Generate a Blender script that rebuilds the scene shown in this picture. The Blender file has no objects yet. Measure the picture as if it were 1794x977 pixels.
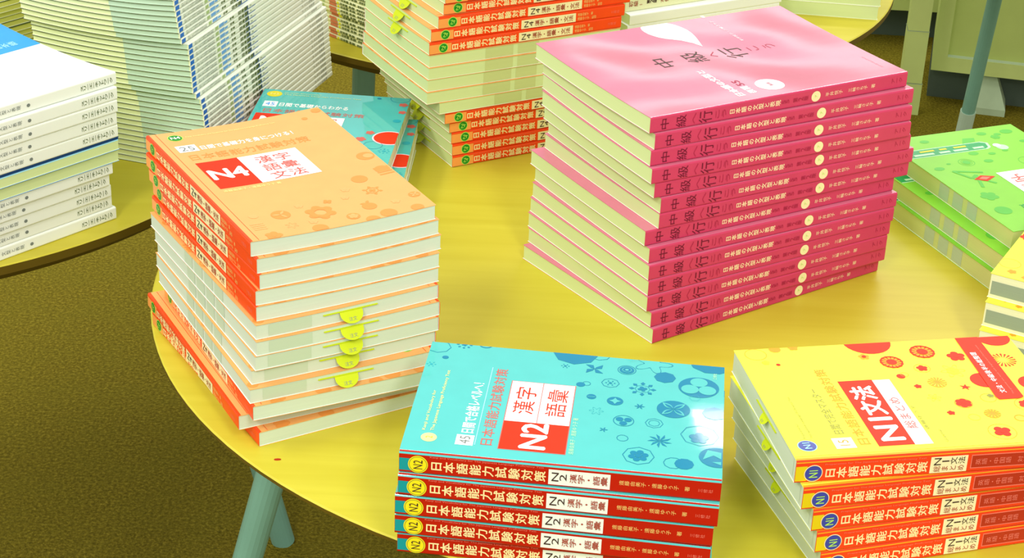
import bpy, math, random
from mathutils import Matrix, Vector

# ------------------------------------------------------------------ scene, camera, light
S = bpy.context.scene
COL = S.collection
H = 0.70                                   # table height above the carpet
R_ = math.radians
S.view_settings.view_transform = 'Standard'
S.view_settings.look = 'None'
S.view_settings.gamma = 1.0
S.view_settings.use_curve_mapping = False
S.view_settings.exposure = 0.0

cam_data = bpy.data.cameras.new('camera')
cam = bpy.data.objects.new('camera', cam_data)
COL.objects.link(cam)
cam_data.sensor_fit = 'HORIZONTAL'
cam_data.sensor_width = 36.0
cam_data.lens = 66.94
cam_data.clip_start = 0.05
_r = Vector((0.99898, 0.02056, 0.04024)); _u = Vector((-0.04519, 0.45453, 0.88959)); _f = Vector((0.0, 0.89050, -0.45499))
cam.matrix_world = Matrix(((_r.x, _u.x, -_f.x, 0.0), (_r.y, _u.y, -_f.y, 0.0), (_r.z, _u.z, -_f.z, H + 0.75), (0, 0, 0, 1)))
S.camera = cam

world = bpy.data.worlds.new('room_ambient_fill')  # even ambient fill, added to brighten every side of the stacks
S.world = world
world.use_nodes = True
world.node_tree.nodes['Background'].inputs[0].default_value = (1.0, 0.985, 0.93, 1)
world.node_tree.nodes['Background'].inputs[1].default_value = 0.92


def ceiling_or_fill_lamp(x, y, sx, sy, power):
    d = bpy.data.lights.new('ceiling_or_fill_lamp', 'AREA')
    d.shape = 'RECTANGLE'; d.size = sx; d.size_y = sy; d.energy = power; d.color = (1.0, 0.985, 0.94)
    o = bpy.data.objects.new('ceiling_or_fill_lamp', d); COL.objects.link(o)
    o.location = (x, y, 2.70)
    return o


ceiling_or_fill_lamp(-0.8, -0.9, 0.35, 1.3, 46)  # fill added behind the camera to brighten upright faces turned toward it
ceiling_or_fill_lamp(0.8, -0.9, 0.35, 1.3, 46)  # right-hand twin of that added front fill
ceiling_or_fill_lamp(-2.0, 1.2, 0.35, 1.3, 34)  # fill added at the left to brighten the left-hand faces
ceiling_or_fill_lamp(0.95, 2.62, 0.9, 0.3, 10)
ceiling_or_fill_lamp(1.12, 4.22, 1.25, 0.32, 26)
ceiling_or_fill_lamp(0.95, 6.6, 1.5, 1.3, 15)

# ------------------------------------------------------------------ materials


def lin(c):
    c = c / 255.0
    return c / 12.92 if c <= 0.04045 else ((c + 0.055) / 1.055) ** 2.4


MATS = {}


def rgb(c):
    return (lin(c[0]), lin(c[1]), lin(c[2]), 1.0)


def mat(name, c, rough=0.4, spec=0.22, var=0.06, scale=60.0):
    """plain printed or painted surface with a faint procedural mottling"""
    if name in MATS:
        return MATS[name]
    m = bpy.data.materials.new(name); m.use_nodes = True
    nt = m.node_tree; b = nt.nodes['Principled BSDF']
    b.inputs['Roughness'].default_value = rough
    b.inputs['Specular IOR Level'].default_value = spec
    tc = nt.nodes.new('ShaderNodeTexCoord'); n = nt.nodes.new('ShaderNodeTexNoise')
    n.inputs['Scale'].default_value = scale; n.inputs['Detail'].default_value = 3
    nt.links.new(tc.outputs['Object'], n.inputs['Vector'])
    mx = nt.nodes.new('ShaderNodeMix'); mx.data_type = 'RGBA'
    col = rgb(c)
    mx.inputs[6].default_value = tuple(x * (1 - var) for x in col[:3]) + (1,)
    mx.inputs[7].default_value = tuple(min(1, x * (1 + var)) for x in col[:3]) + (1,)
    nt.links.new(n.outputs['Fac'], mx.inputs[0])
    nt.links.new(mx.outputs[2], b.inputs['Base Color'])
    MATS[name] = m
    return m


def wavy(m, scale, dist, strength=1.0):
    """the slack, slightly rippled lie of a coated paper cover"""
    nt = m.node_tree; b = nt.nodes['Principled BSDF']
    tc = nt.nodes.new('ShaderNodeTexCoord'); n = nt.nodes.new('ShaderNodeTexNoise'); n.inputs['Scale'].default_value = scale; n.inputs['Detail'].default_value = 0.0
    bp = nt.nodes.new('ShaderNodeBump'); bp.inputs['Strength'].default_value = strength; bp.inputs['Distance'].default_value = dist
    nt.links.new(tc.outputs['Object'], n.inputs['Vector']); nt.links.new(n.outputs['Fac'], bp.inputs['Height']); nt.links.new(bp.outputs[0], b.inputs['Normal'])


def page_mat(name, c, dark=0.90, freq=2600.0):
    """edges of many sheets: fine lines across the thickness"""
    if name in MATS:
        return MATS[name]
    m = bpy.data.materials.new(name); m.use_nodes = True
    nt = m.node_tree; b = nt.nodes['Principled BSDF']
    b.inputs['Roughness'].default_value = 0.8; b.inputs['Specular IOR Level'].default_value = 0.15
    tc = nt.nodes.new('ShaderNodeTexCoord'); mp = nt.nodes.new('ShaderNodeMapping')
    mp.inputs['Scale'].default_value = (8, 8, freq)
    n = nt.nodes.new('ShaderNodeTexNoise'); n.inputs['Scale'].default_value = 1.0; n.inputs['Detail'].default_value = 2
    nt.links.new(tc.outputs['Object'], mp.inputs['Vector']); nt.links.new(mp.outputs['Vector'], n.inputs['Vector'])
    mx = nt.nodes.new('ShaderNodeMix'); mx.data_type = 'RGBA'
    col = rgb(c)
    mx.inputs[6].default_value = tuple(x * dark for x in col[:3]) + (1,)
    mx.inputs[7].default_value = tuple(min(1, x * 1.04) for x in col[:3]) + (1,)
    nt.links.new(n.outputs['Fac'], mx.inputs[0]); nt.links.new(mx.outputs[2], b.inputs['Base Color'])
    MATS[name] = m
    return m


def wood_mat(name, c1, c2):
    m = bpy.data.materials.new(name); m.use_nodes = True
    nt = m.node_tree; b = nt.nodes['Principled BSDF']
    b.inputs['Roughness'].default_value = 0.42; b.inputs['Specular IOR Level'].default_value = 0.3
    tc = nt.nodes.new('ShaderNodeTexCoord'); mp = nt.nodes.new('ShaderNodeMapping')
    mp.inputs['Scale'].default_value = (3, 40, 3); mp.inputs['Rotation'].default_value = (0, 0, 0.25)
    n = nt.nodes.new('ShaderNodeTexNoise'); n.inputs['Scale'].default_value = 1.6; n.inputs['Detail'].default_value = 6
    n.inputs['Distortion'].default_value = 0.6
    n2 = nt.nodes.new('ShaderNodeTexNoise'); n2.inputs['Scale'].default_value = 5.0
    nt.links.new(tc.outputs['Object'], n2.inputs['Vector'])
    nt.links.new(tc.outputs['Object'], mp.inputs['Vector']); nt.links.new(mp.outputs['Vector'], n.inputs['Vector'])
    ad = nt.nodes.new('ShaderNodeMath'); ad.operation = 'MULTIPLY_ADD'; ad.inputs[1].default_value = 0.6
    nt.links.new(n.outputs['Fac'], ad.inputs[0])
    m2 = nt.nodes.new('ShaderNodeMath'); m2.operation = 'MULTIPLY'; m2.inputs[1].default_value = 0.4
    nt.links.new(n2.outputs['Fac'], m2.inputs[0]); nt.links.new(m2.outputs[0], ad.inputs[2])
    r = nt.nodes.new('ShaderNodeValToRGB')
    r.color_ramp.elements[0].position = 0.30; r.color_ramp.elements[0].color = rgb(c1)
    r.color_ramp.elements[1].position = 0.68; r.color_ramp.elements[1].color = rgb(c2)
    nt.links.new(ad.outputs[0], r.inputs[0]); nt.links.new(r.outputs[0], b.inputs['Base Color'])
    return m


def carpet_mat():
    m = bpy.data.materials.new('olive_carpet'); m.use_nodes = True
    nt = m.node_tree; b = nt.nodes['Principled BSDF']
    b.inputs['Roughness'].default_value = 0.95; b.inputs['Specular IOR Level'].default_value = 0.05
    tc = nt.nodes.new('ShaderNodeTexCoord')
    n = nt.nodes.new('ShaderNodeTexNoise'); n.inputs['Scale'].default_value = 210; n.inputs['Detail'].default_value = 5
    n.inputs['Roughness'].default_value = 0.75
    n2 = nt.nodes.new('ShaderNodeTexNoise'); n2.inputs['Scale'].default_value = 16; n2.inputs['Detail'].default_value = 2
    v = nt.nodes.new('ShaderNodeTexVoronoi'); v.inputs['Scale'].default_value = 260
    for q in (n, n2, v):
        nt.links.new(tc.outputs['Object'], q.inputs['Vector'])
    r = nt.nodes.new('ShaderNodeValToRGB')
    e = r.color_ramp.elements
    e[0].position = 0.33; e[0].color = rgb((76, 64, 14))
    e[1].position = 0.70; e[1].color = rgb((182, 164, 56))
    k = e.new(0.5); k.color = rgb((124, 108, 30))
    nt.links.new(n.outputs['Fac'], r.inputs[0])
    mx = nt.nodes.new('ShaderNodeMix'); mx.data_type = 'RGBA'
    nt.links.new(r.outputs[0], mx.inputs[6]); mx.inputs[7].default_value = rgb((122, 116, 34))
    s = nt.nodes.new('ShaderNodeMath'); s.operation = 'MULTIPLY'; s.inputs[1].default_value = 0.6
    nt.links.new(n2.outputs['Fac'], s.inputs[0]); nt.links.new(s.outputs[0], mx.inputs[0])
    nt.links.new(mx.outputs[2], b.inputs['Base Color'])
    bp = nt.nodes.new('ShaderNodeBump'); bp.inputs['Strength'].default_value = 0.6; bp.inputs['Distance'].default_value = 0.004
    nt.links.new(v.outputs['Distance'], bp.inputs['Height']); nt.links.new(bp.outputs[0], b.inputs['Normal'])
    return m


# printing inks and papers
RED = mat('red_ink', (231, 49, 13), .4, .12); WHITE = mat('white_ink', (255, 255, 252), .3, var=.01)
ORANGE_COVER = mat('pale_orange_cover', (233, 170, 99), .22); ORANGE_SPINE = mat('orange_red_spine', (240, 74, 22), .3)
ORANGE_MOTIF = mat('orange_motif_ink', (228, 148, 68), .25); ORANGE_FAINT = mat('faint_orange_ink', (230, 172, 103), .25)
ORANGE_BLOCK = mat('apricot_spine_ink', (244, 158, 78), .3); CREAM = mat('cream_ink', (252, 226, 160), .3); PALE_YELLOW = mat('pale_yellow_ink', (254, 240, 150), .3)
BOX = mat('cream_label_ink', (238, 228, 172), .35); GREEN_BADGE = mat('green_badge_ink', (28, 138, 36), .3); LIME = mat('lime_ink', (176, 226, 84), .3)
DARK = mat('dark_ink', (66, 44, 36), .4); BROWN = mat('brown_red_ink', (168, 70, 50), .4); GREY = mat('grey_ink', (120, 128, 122), .5)
TEAL_COVER = mat('teal_cover', (79, 192, 187), .045, .5); BLUE_MOTIF = mat('blue_motif_ink', (16, 129, 163), .07); TEAL_FAINT = mat('faint_blue_ink', (46, 172, 185), .07)
TEAL_BLOCK = mat('teal_spine_ink', (20, 148, 148), .3); CRIMSON_SPINE = mat('crimson_spine', (181, 28, 8), .3); YELLOW_BADGE = mat('yellow_badge_ink', (238, 222, 30), .3)
GOLD = mat('gold_ink', (240, 196, 110), .35); SALMON = mat('salmon_ink', (236, 120, 96), .35); RED_LINE = mat('dull_red_ink', (214, 100, 90), .3)
YELLOW_COVER = mat('yellow_cover', (242, 243, 74), .4, .12); YELLOW_FAINT = mat('faint_yellow_ink', (250, 222, 50), .4, .12); SUN_ORANGE = mat('sun_orange_ink', (231, 163, 40), .4, .12)
BLUE_BADGE = mat('navy_badge_ink', (62, 72, 156), .3); OLIVE_INK = mat('olive_ink', (140, 140, 20), .3); VERMILION_SPINE = mat('vermilion_spine', (232, 66, 26), .3); DEEP_RED = mat('deep_red_ink', (176, 52, 26), .3)
MUSTARD = mat('mustard_spine_ink', (220, 196, 24), .3)
PINK_COVER = mat('pink_cover', (214, 119, 145), .16, .5); PINK_SPINE = mat('rose_spine', (202, 61, 97), .32); PLUM = mat('plum_ink', (110, 16, 48), .35)
wavy(PINK_COVER, 11.0, 0.006)
PLUM_FAINT = mat('faint_plum_ink', (172, 36, 72), .35); PINK_INNER = mat('light_pink_ink', (252, 222, 230), .3); CREAM_PINK = mat('peach_ink', (252, 216, 176), .35)
GREEN_COVER = mat('leaf_green_cover', (135, 209, 58), .24); GREEN_MOTIF = mat('green_motif_ink', (88, 191, 55), .25); GREEN_DEEP = mat('deep_green_ink', (22, 160, 84), .2)
MINT = mat('mint_ink', (190, 240, 190), .25)
WHITE_COVER = mat('white_cover', (244, 248, 240), .35, var=.01); WHITE_SPINE = mat('white_spine', (236, 240, 228), .4, var=.01); SKY_BLUE = mat('sky_blue_ink', (50, 160, 250), .3); NAVY = mat('navy_ink', (16, 64, 120), .4)
PALE_BLUE = mat('pale_blue_ink', (160, 226, 250), .35)
ROYAL = mat('royal_blue_ink', (40, 110, 200), .4); SOFT_BLUE = mat('soft_blue_ink', (110, 165, 225), .4); MOSS = mat('moss_ink', (92, 108, 60), .5); LEAF = mat('light_moss_ink', (168, 190, 130), .5)
MAG_WHITE = mat('magazine_white', (232, 238, 222), .45, var=.02); MAG_CREAM = mat('magazine_cream', (226, 228, 180), .5, var=.02); TERRACOTTA = mat('terracotta_ink', (206, 120, 84), .5)
BLACK_GAP = mat('gap_shade_cover', (76, 92, 46), .5)  # shade of the gaps between stacked magazines, put into the cover colour
PAGES_N4 = page_mat('pale_grey_page_edges', (206, 218, 195)); PAGES_CREAM = page_mat('cream_page_edges', (209, 224, 160)); PAGES_GREEN = page_mat('pale_green_page_edges', (214, 222, 146))
PAGES_MAG = page_mat('magazine_page_edges', (236, 246, 188)); PAGES_OLD = page_mat('straw_page_edges', (214, 214, 112)); PAGES_WARM = page_mat('warm_page_edges', (226, 228, 190))
BAND = page_mat('grey_index_band', (192, 208, 178)); BAND_GREY = page_mat('dark_grey_index_band', (146, 160, 138)); BAND_TEAL = page_mat('blue_green_page_tint', (198, 226, 196)); BAND_SOFT = page_mat('soft_index_band', (196, 206, 138))
SLIP = mat('yellow_green_slip', (198, 212, 22), .5)
STICKER = mat('yellow_sticker', (232, 226, 20), .5)

# ------------------------------------------------------------------ mesh building


class MB:
    def __init__(self):
        self.v = []; self.f = []; self.m = []; self.mats = []

    def mi(self, m):
        if m not in self.mats:
            self.mats.append(m)
        return self.mats.index(m)

    def poly(self, pts, m):
        b = len(self.v); self.v += [tuple(p) for p in pts]
        self.f.append(tuple(range(b, b + len(pts)))); self.m.append(self.mi(m))

    def faces(self, pts, faces, m):
        b = len(self.v); self.v += [tuple(p) for p in pts]; k = self.mi(m)
        for q in faces:
            self.f.append(tuple(b + i for i in q)); self.m.append(k)

    def box(self, x0, x1, y0, y1, z0, z1, m):
        p = [(x, y, z) for z in (z0, z1) for y in (y0, y1) for x in (x0, x1)]
        self.faces(p, [(0, 2, 3, 1), (4, 5, 7, 6), (0, 1, 5, 4), (2, 6, 7, 3), (0, 4, 6, 2), (1, 3, 7, 5)], m)

    def mesh(self, name):
        me = bpy.data.meshes.new(name)
        me.from_pydata(self.v, [], self.f)
        for m in self.mats:
            me.materials.append(m)
        me.polygons.foreach_set('material_index', self.m)
        me.update()
        return me


_tc = {}


def text_shape(body):
    """outline of a string as a flat mesh, scaled into the unit square"""
    if body in _tc:
        return _tc[body]
    c = bpy.data.curves.new('lettering', 'FONT'); c.body = body; c.resolution_u = 2; c.fill_mode = 'FRONT'
    o = bpy.data.objects.new('lettering', c)
    me = bpy.data.meshes.new_from_object(o)
    vs = [(v.co.x, v.co.y) for v in me.vertices]; fs = [tuple(p.vertices) for p in me.polygons]
    bpy.data.objects.remove(o); bpy.data.curves.remove(c); bpy.data.meshes.remove(me)
    if vs:
        x0 = min(v[0] for v in vs); x1 = max(v[0] for v in vs); y0 = min(v[1] for v in vs); y1 = max(v[1] for v in vs)
        if len(body) == 1 and ord(body) > 0x2000:          # full-width glyph: keep its place in the em square
            x0, x1, y0, y1 = min(x0, 0.02), max(x1, 0.96), min(y0, -0.09), max(y1, 0.84)
        elif len(body) == 1 and x1 - x0 < 0.5:             # a narrow figure stays narrow
            m_ = (x0 + x1) / 2; x0, x1 = m_ - 0.28, m_ + 0.28
        vs = [((a - x0) / max(x1 - x0, 1e-4), (b - y0) / max(y1 - y0, 1e-4)) for a, b in vs]
    _tc[body] = (vs, fs)
    return _tc[body]


mm = 0.001
EPS = 0.00013


def clip(poly, u0, u1, v0, v1):
    def cut(P, inside, inter):
        out = []
        for i in range(len(P)):
            a, b = P[i - 1], P[i]
            ia, ib = inside(a), inside(b)
            if ib:
                if not ia:
                    out.append(inter(a, b))
                out.append(b)
            elif ia:
                out.append(inter(a, b))
        return out
    def ix(x):
        return lambda a, b: (x, a[1] + (b[1] - a[1]) * (x - a[0]) / (b[0] - a[0]))
    def iy(y):
        return lambda a, b: (a[0] + (b[0] - a[0]) * (y - a[1]) / (b[1] - a[1]), y)
    for ins, it in ((lambda p: p[0] >= u0, ix(u0)), (lambda p: p[0] <= u1, ix(u1)), (lambda p: p[1] >= v0, iy(v0)), (lambda p: p[1] <= v1, iy(v1))):
        if len(poly) < 3:
            return []
        poly = cut(poly, ins, it)
    return poly


class Art:
    """prints shapes (mm) on one face of a book: 'front' (u down the page, v across) or 'spine' (u down, z across)"""
    def __init__(self, mb, face, L, D, T):
        self.mb = mb; self.face = face; self.L = L; self.D = D; self.T = T; self.k = 0

    def P(self, u, w, lev):
        if self.face == 'front':
            z = self.T + EPS * lev + self.k * 1.5e-7
            if w < 8 and self.drop: z -= self.drop * (1 - w / 8.0) ** 2
            return (u * mm, w * mm, z)
        return (u * mm, -EPS * lev - self.k * 1.5e-7, w * mm)

    drop = 0.0

    def poly(self, pts, m, lev=1):
        self.k += 1
        q = clip(list(pts), 0.1, self.L / mm - 0.1, (0.3 if self.face == 'front' else 0.2), (self.D / mm - 0.1 if self.face == 'front' else self.T / mm - 0.2))
        if len(q) < 3:
            return
        a = sum(q[i - 1][0] * q[i][1] - q[i][0] * q[i - 1][1] for i in range(len(q)))
        if (a < 0) == (self.face == 'front'):
            q = q[::-1]
        self.mb.poly([self.P(u, w, lev) for u, w in q], m)

    def rect(self, u0, u1, w0, w1, m, lev=1):
        n = max(1, int(abs(w1 - w0) / 10)) if self.face == 'front' else 1
        for i in range(n):
            a = w0 + (w1 - w0) * i / n; b = w0 + (w1 - w0) * (i + 1) / n
            self.poly([(u0, a), (u1, a), (u1, b), (u0, b)], m, lev)

    def disc(self, u, w, r, m, lev=1, n=28, ru=None):
        ru = ru or r
        self.poly([(u + ru * math.cos(2 * math.pi * i / n), w + r * math.sin(2 * math.pi * i / n)) for i in range(n)], m, lev)

    def ring(self, u, w, r, t, m, lev=1, n=28, rot=0.0):
        for i in range(n):
            a = 2 * math.pi * i / n + rot; b = 2 * math.pi * (i + 1) / n + rot
            self.poly([(u + r * math.cos(a), w + r * math.sin(a)), (u + r * math.cos(b), w + r * math.sin(b)),
                       (u + (r - t) * math.cos(b), w + (r - t) * math.sin(b)), (u + (r - t) * math.cos(a), w + (r - t) * math.sin(a))], m, lev)

    def flower(self, u, w, r, m, n=5, lev=1, rot=0.3, k=0.42):
        for i in range(n):
            a = 2 * math.pi * i / n + rot
            self.disc(u + r * 0.58 * math.cos(a), w + r * 0.58 * math.sin(a), r * k, m, lev, 12)
        self.disc(u, w, r * 0.3, m, lev + 0.5, 10)

    def outline_flower(self, u, w, r, m, n=6, t=0.5, lev=1):
        N = n * 10; pr = None
        for i in range(N + 1):
            a = 2 * math.pi * i / N; rr = r * (0.72 + 0.28 * math.cos(n * a))
            p = (u + rr * math.cos(a), w + rr * math.sin(a)); q = (u + (rr - t) * math.cos(a), w + (rr - t) * math.sin(a))
            if pr:
                self.poly([pr[0], p, q, pr[1]], m, lev)
            pr = (p, q)

    def pinwheel(self, u, w, r, m, n=4, lev=1, rot=0.2):
        for i in range(n):
            a = 2 * math.pi * i / n + rot; d = 2 * math.pi / n
            self.poly([(u, w), (u + r * .62 * math.cos(a), w + r * .62 * math.sin(a)), (u + r * math.cos(a + d * .42), w + r * math.sin(a + d * .42)),
                       (u + r * .32 * math.cos(a + d * .62), w + r * .32 * math.sin(a + d * .62))], m, lev)

    def snow(self, u, w, r, m, n=8, lev=1):
        for i in range(n):
            a = 2 * math.pi * i / n; c, s = math.cos(a), math.sin(a)
            self.poly([(u + r * c, w + r * s), (u + r * .78 * c - r * .17 * s, w + r * .78 * s + r * .17 * c), (u + r * .56 * c, w + r * .56 * s), (u + r * .78 * c + r * .17 * s, w + r * .78 * s - r * .17 * c)], m, lev)
        self.flower(u, w, r * .36, m, 4, lev)

    def rays(self, u, w, r, m, n=16, lev=1, r0=0.3):
        for i in range(n):
            a = 2 * math.pi * i / n; d = 0.09
            self.poly([(u + r * r0 * math.cos(a), w + r * r0 * math.sin(a)), (u + r * math.cos(a - d), w + r * math.sin(a - d)), (u + r * math.cos(a + d), w + r * math.sin(a + d))], m, lev)

    def star(self, u, w, r, m, n=5, lev=1, k=0.4):
        self.poly([(u + r * (1 if i % 2 == 0 else k) * math.cos(math.pi * i / n), w + r * (1 if i % 2 == 0 else k) * math.sin(math.pi * i / n)) for i in range(2 * n)], m, lev)

    def petals(self, u, w, r, m, n=4, lev=1, rot=0.785, wd=0.22):
        for i in range(n):
            a = 2 * math.pi * i / n + rot; c, s = math.cos(a), math.sin(a); p = []
            for j in range(13):
                t = j / 12.0; h = wd * math.sin(math.pi * t); p.append((t, h))
            for j in range(11, 0, -1):
                t = j / 12.0; p.append((t, -wd * math.sin(math.pi * t)))
            self.poly([(u + r * (x * c - y * s), w + r * (x * s + y * c)) for x, y in p], m, lev)

    # ---- lettering
    def _put(self, body, fn, m, bold):
        vs, fs = text_shape(body)
        if not vs:
            return
        n = 1 if len(body) == 1 else len(body) * 0.62
        sh = ((0, 0),) if bold <= 0 else ((-bold / n, 0), (bold / n, 0), (0, bold), (0, -bold))
        for dx, dy in sh:
            self.k += 1
            self.mb.faces([fn(x + dx, y + dy) for x, y in vs], fs, m)

    def line(self, body, ub, ut, w0, w1, m, lev=2, bold=0.0):
        """front: a line reading across the page; ub baseline, ut top (mm down the page), w0..w1 across"""
        n = len(body)
        if n > 1 and all(ord(ch) > 0x2000 for ch in body):
            st = (w1 - w0) / n
            for i, ch in enumerate(body):
                self._put(ch, lambda x, y, i=i: self.P(ub + (ut - ub) * y, w0 + st * (i + .04 + .92 * x), lev), m, bold)
        else:
            self._put(body, lambda x, y: self.P(ub + (ut - ub) * y, w0 + (w1 - w0) * x, lev), m, bold)

    def column(self, body, u0, u1, w0, w1, m, lev=2, bold=0.0):
        """glyphs stacked from head to foot between u0 and u1; w0..w1 is the glyph width"""
        st = (u1 - u0) / len(body)
        for i, ch in enumerate(body):
            if ch == ' ':
                continue
            a = u0 + st * (i + .06); b = u0 + st * (i + .94)
            if ch == '・':
                self.disc((a + b) / 2, (w0 + w1) / 2, (w1 - w0) * .1, m, lev, 8); continue
            self._put(ch, lambda x, y, a=a, b=b: self.P(b - (b - a) * y, w0 + (w1 - w0) * x, lev), m, bold)

    def along(self, body, u0, u1, z0, z1, m, lev=2, bold=0.0):
        """spine: a western line running along the spine"""
        self._put(body, lambda x, y: self.P(u0 + (u1 - u0) * x, z0 + (z1 - z0) * y, lev), m, bold)


def cover_shell(mb, L, D, T, front, spine, back, r=0.0016, th=0.0004, drop=0.0):
    """bent sheet round the page block, with rounded spine edges"""
    r = min(r, T * 0.42)
    prof = []
    N = 14
    for i in range(N + 1):
        prof.append((D + (r - D) * i / N, 0.0, back))
    for i in range(1, 5):
        a = math.pi / 2 * i / 4
        prof.append((r - r * math.sin(a), r - r * math.cos(a), spine if i > 1 else back))
    prof.append((0.0, T - r, spine))
    for i in range(1, 5):
        a = math.pi / 2 * i / 4
        prof.append((r - r * math.cos(a), T - r + r * math.sin(a), spine if i < 4 else front))
    for i in range(1, N + 1):
        prof.append((r + (D - r) * i / N, T, front))
    if drop:
        head = [p for p in prof if p[1] < T - r * 1.01 or p[0] > 0.0081]; q = []
        for w in (0.0, .0008, .0016, .0024, .0034, .0046, .006, .008):
            q.append((w if w else 0.0002, T - drop * (1 - w / .008) ** 2 - (r * .35 if w == 0 else 0), front))
        lo = [p for p in head if p[1] < T - r * 1.01]; hi = [p for p in head if p[1] >= T - r * 1.01]
        prof = lo + [(0.0, T - drop - r * .8, spine)] + q + hi
    n = len(prof)
    inner = []
    for i, (v, z, _) in enumerate(prof):
        inner.append((max(v, th) if v < D else D, min(max(z, th), T - th)))
    for i in range(n - 1):
        (v0, z0, _), (v1, z1, m) = prof[i], prof[i + 1]
        mb.poly([(0, v0, z0), (L, v0, z0), (L, v1, z1), (0, v1, z1)], m)
        (a0, b0), (a1, b1) = inner[i], inner[i + 1]
        mb.poly([(0, a0, b0), (0, a1, b1), (L, a1, b1), (L, a0, b0)], WHITE_COVER)
        for x in (0, L):
            q = [(x, v0, z0), (x, v1, z1), (x, a1, b1), (x, a0, b0)]
            mb.poly(q if x == 0 else q[::-1], m)
    for k in (0, n - 1):
        (v, z, m), (a, b) = prof[k], inner[k]
        mb.poly([(0, v, z), (L, v, z), (L, a, b), (0, a, b)], m)


def page_block(mb, L, D, T, m, bands=(), y0=0.0007):
    i = 0.0006
    N = 14
    z0, z1 = 0.00042, T - 0.00042
    y1 = D - i
    for k in range(N):
        a = y0 + (y1 - y0) * k / N; b = y0 + (y1 - y0) * (k + 1) / N
        mb.poly([(i, a, z1), (L - i, a, z1), (L - i, b, z1), (i, b, z1)], m)
        mb.poly([(i, b, z0), (L - i, b, z0), (L - i, a, z0), (i, a, z0)], m)
        mb.poly([(i, b, z0), (i, a, z0), (i, a, z1), (i, b, z1)], m)
        mb.poly([(L - i, a, z0), (L - i, b, z0), (L - i, b, z1), (L - i, a, z1)], m)
    mb.poly([(L - i, y1, z0), (i, y1, z0), (i, y1, z1), (L - i, y1, z1)], m)
    mb.poly([(i, y0, z0), (L - i, y0, z0), (L - i, y0, z1), (i, y0, z1)], m)
    e = 0.00015
    for face, a, b, za, zb, bm in bands:          # a..b along the face (mm), za..zb as fractions of the thickness
        a *= mm; b *= mm; za = z0 + (z1 - z0) * za; zb = z0 + (z1 - z0) * zb
        if face == 'fore':
            mb.poly([(b, y1 + e, za), (a, y1 + e, za), (a, y1 + e, zb), (b, y1 + e, zb)], bm)
        else:
            x = i - e if face == 'head' else L - i + e
            n = 6
            for k in range(n):
                p = a + (b - a) * k / n; q = a + (b - a) * (k + 1) / n
                mb.poly([(x, p, za), (x, q, za), (x, q, zb), (x, p, zb)], bm)


def slip_mesh(T, z0, v0, k_=1.0):
    """paper sales slip: a half-round tongue hanging out of the head of the book, with its strip inside"""
    mb = MB(); w = 0.0092 * k_; n = 14; th = 0.0003
    ca, sa = math.cos(R_(52)), math.sin(R_(52))
    pts = [(-w, 0.0)] + [(-w * math.cos(math.pi * i / n), (0.0022 + 0.0078 * math.sin(math.pi * i / n)) * k_) for i in range(n + 1)] + [(w, 0.0)]
    top = [(-d * ca, v0 + a, z0 - d * sa) for a, d in pts]
    bot = [(-d * ca - th * sa, v0 + a, z0 - d * sa - th * ca) for a, d in pts]
    k = len(pts)
    mb.poly(top[::-1], SLIP); mb.poly(bot, SLIP)
    for i in range(k):
        j = (i + 1) % k
        mb.poly([top[i], top[j], bot[j], bot[i]], SLIP)
    mb.box(-0.0006, 0.012, v0 - 0.022, v0 + 0.022, z0 - 0.0003, z0 + 0.0003, SLIP)
    vs, fs = text_shape('注文')
    mb.faces([(-(0.0078 - 0.0032 * y) * k_ * ca - (th + 0.0002) * sa, v0 + (0.0032 - 0.0064 * x) * k_, z0 - (0.0078 - 0.0032 * y) * k_ * sa - (th + 0.0002) * ca) for x, y in vs], fs, GREY)
    return mb


SAGS = {}


def sagged(me, D, T, s0, s1):
    """the same mesh lying in a slack curve across its width: s0 under the book, s1 on top of it"""
    s0, s1 = round(s0 * 2e5) / 2e5, round(s1 * 2e5) / 2e5
    if abs(s0) < 1e-6 and abs(s1) < 1e-6:
        return me
    k = (me.name, s0, s1)
    if k in SAGS:
        return SAGS[k]
    c = me.copy(); n = len(c.vertices)
    co = [0.0] * (3 * n); c.vertices.foreach_get('co', co)
    for i in range(n):
        t = min(max(co[3 * i + 1] / D, 0), 1); h = min(max(co[3 * i + 2] / T, 0), 1)
        co[3 * i + 2] -= 4 * (s0 + (s1 - s0) * h) * t * (1 - t)
    c.vertices.foreach_set('co', co); c.update()
    SAGS[k] = c
    return c


def tag(o, label, cat, group=None, kind=None):
    if label: o['label'] = label
    if cat: o['category'] = cat
    if group: o['group'] = group
    if kind: o['kind'] = kind


def obj(name, me, parent=None):
    o = bpy.data.objects.new(name, me); COL.objects.link(o)
    if parent: o.parent = parent
    return o


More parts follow.
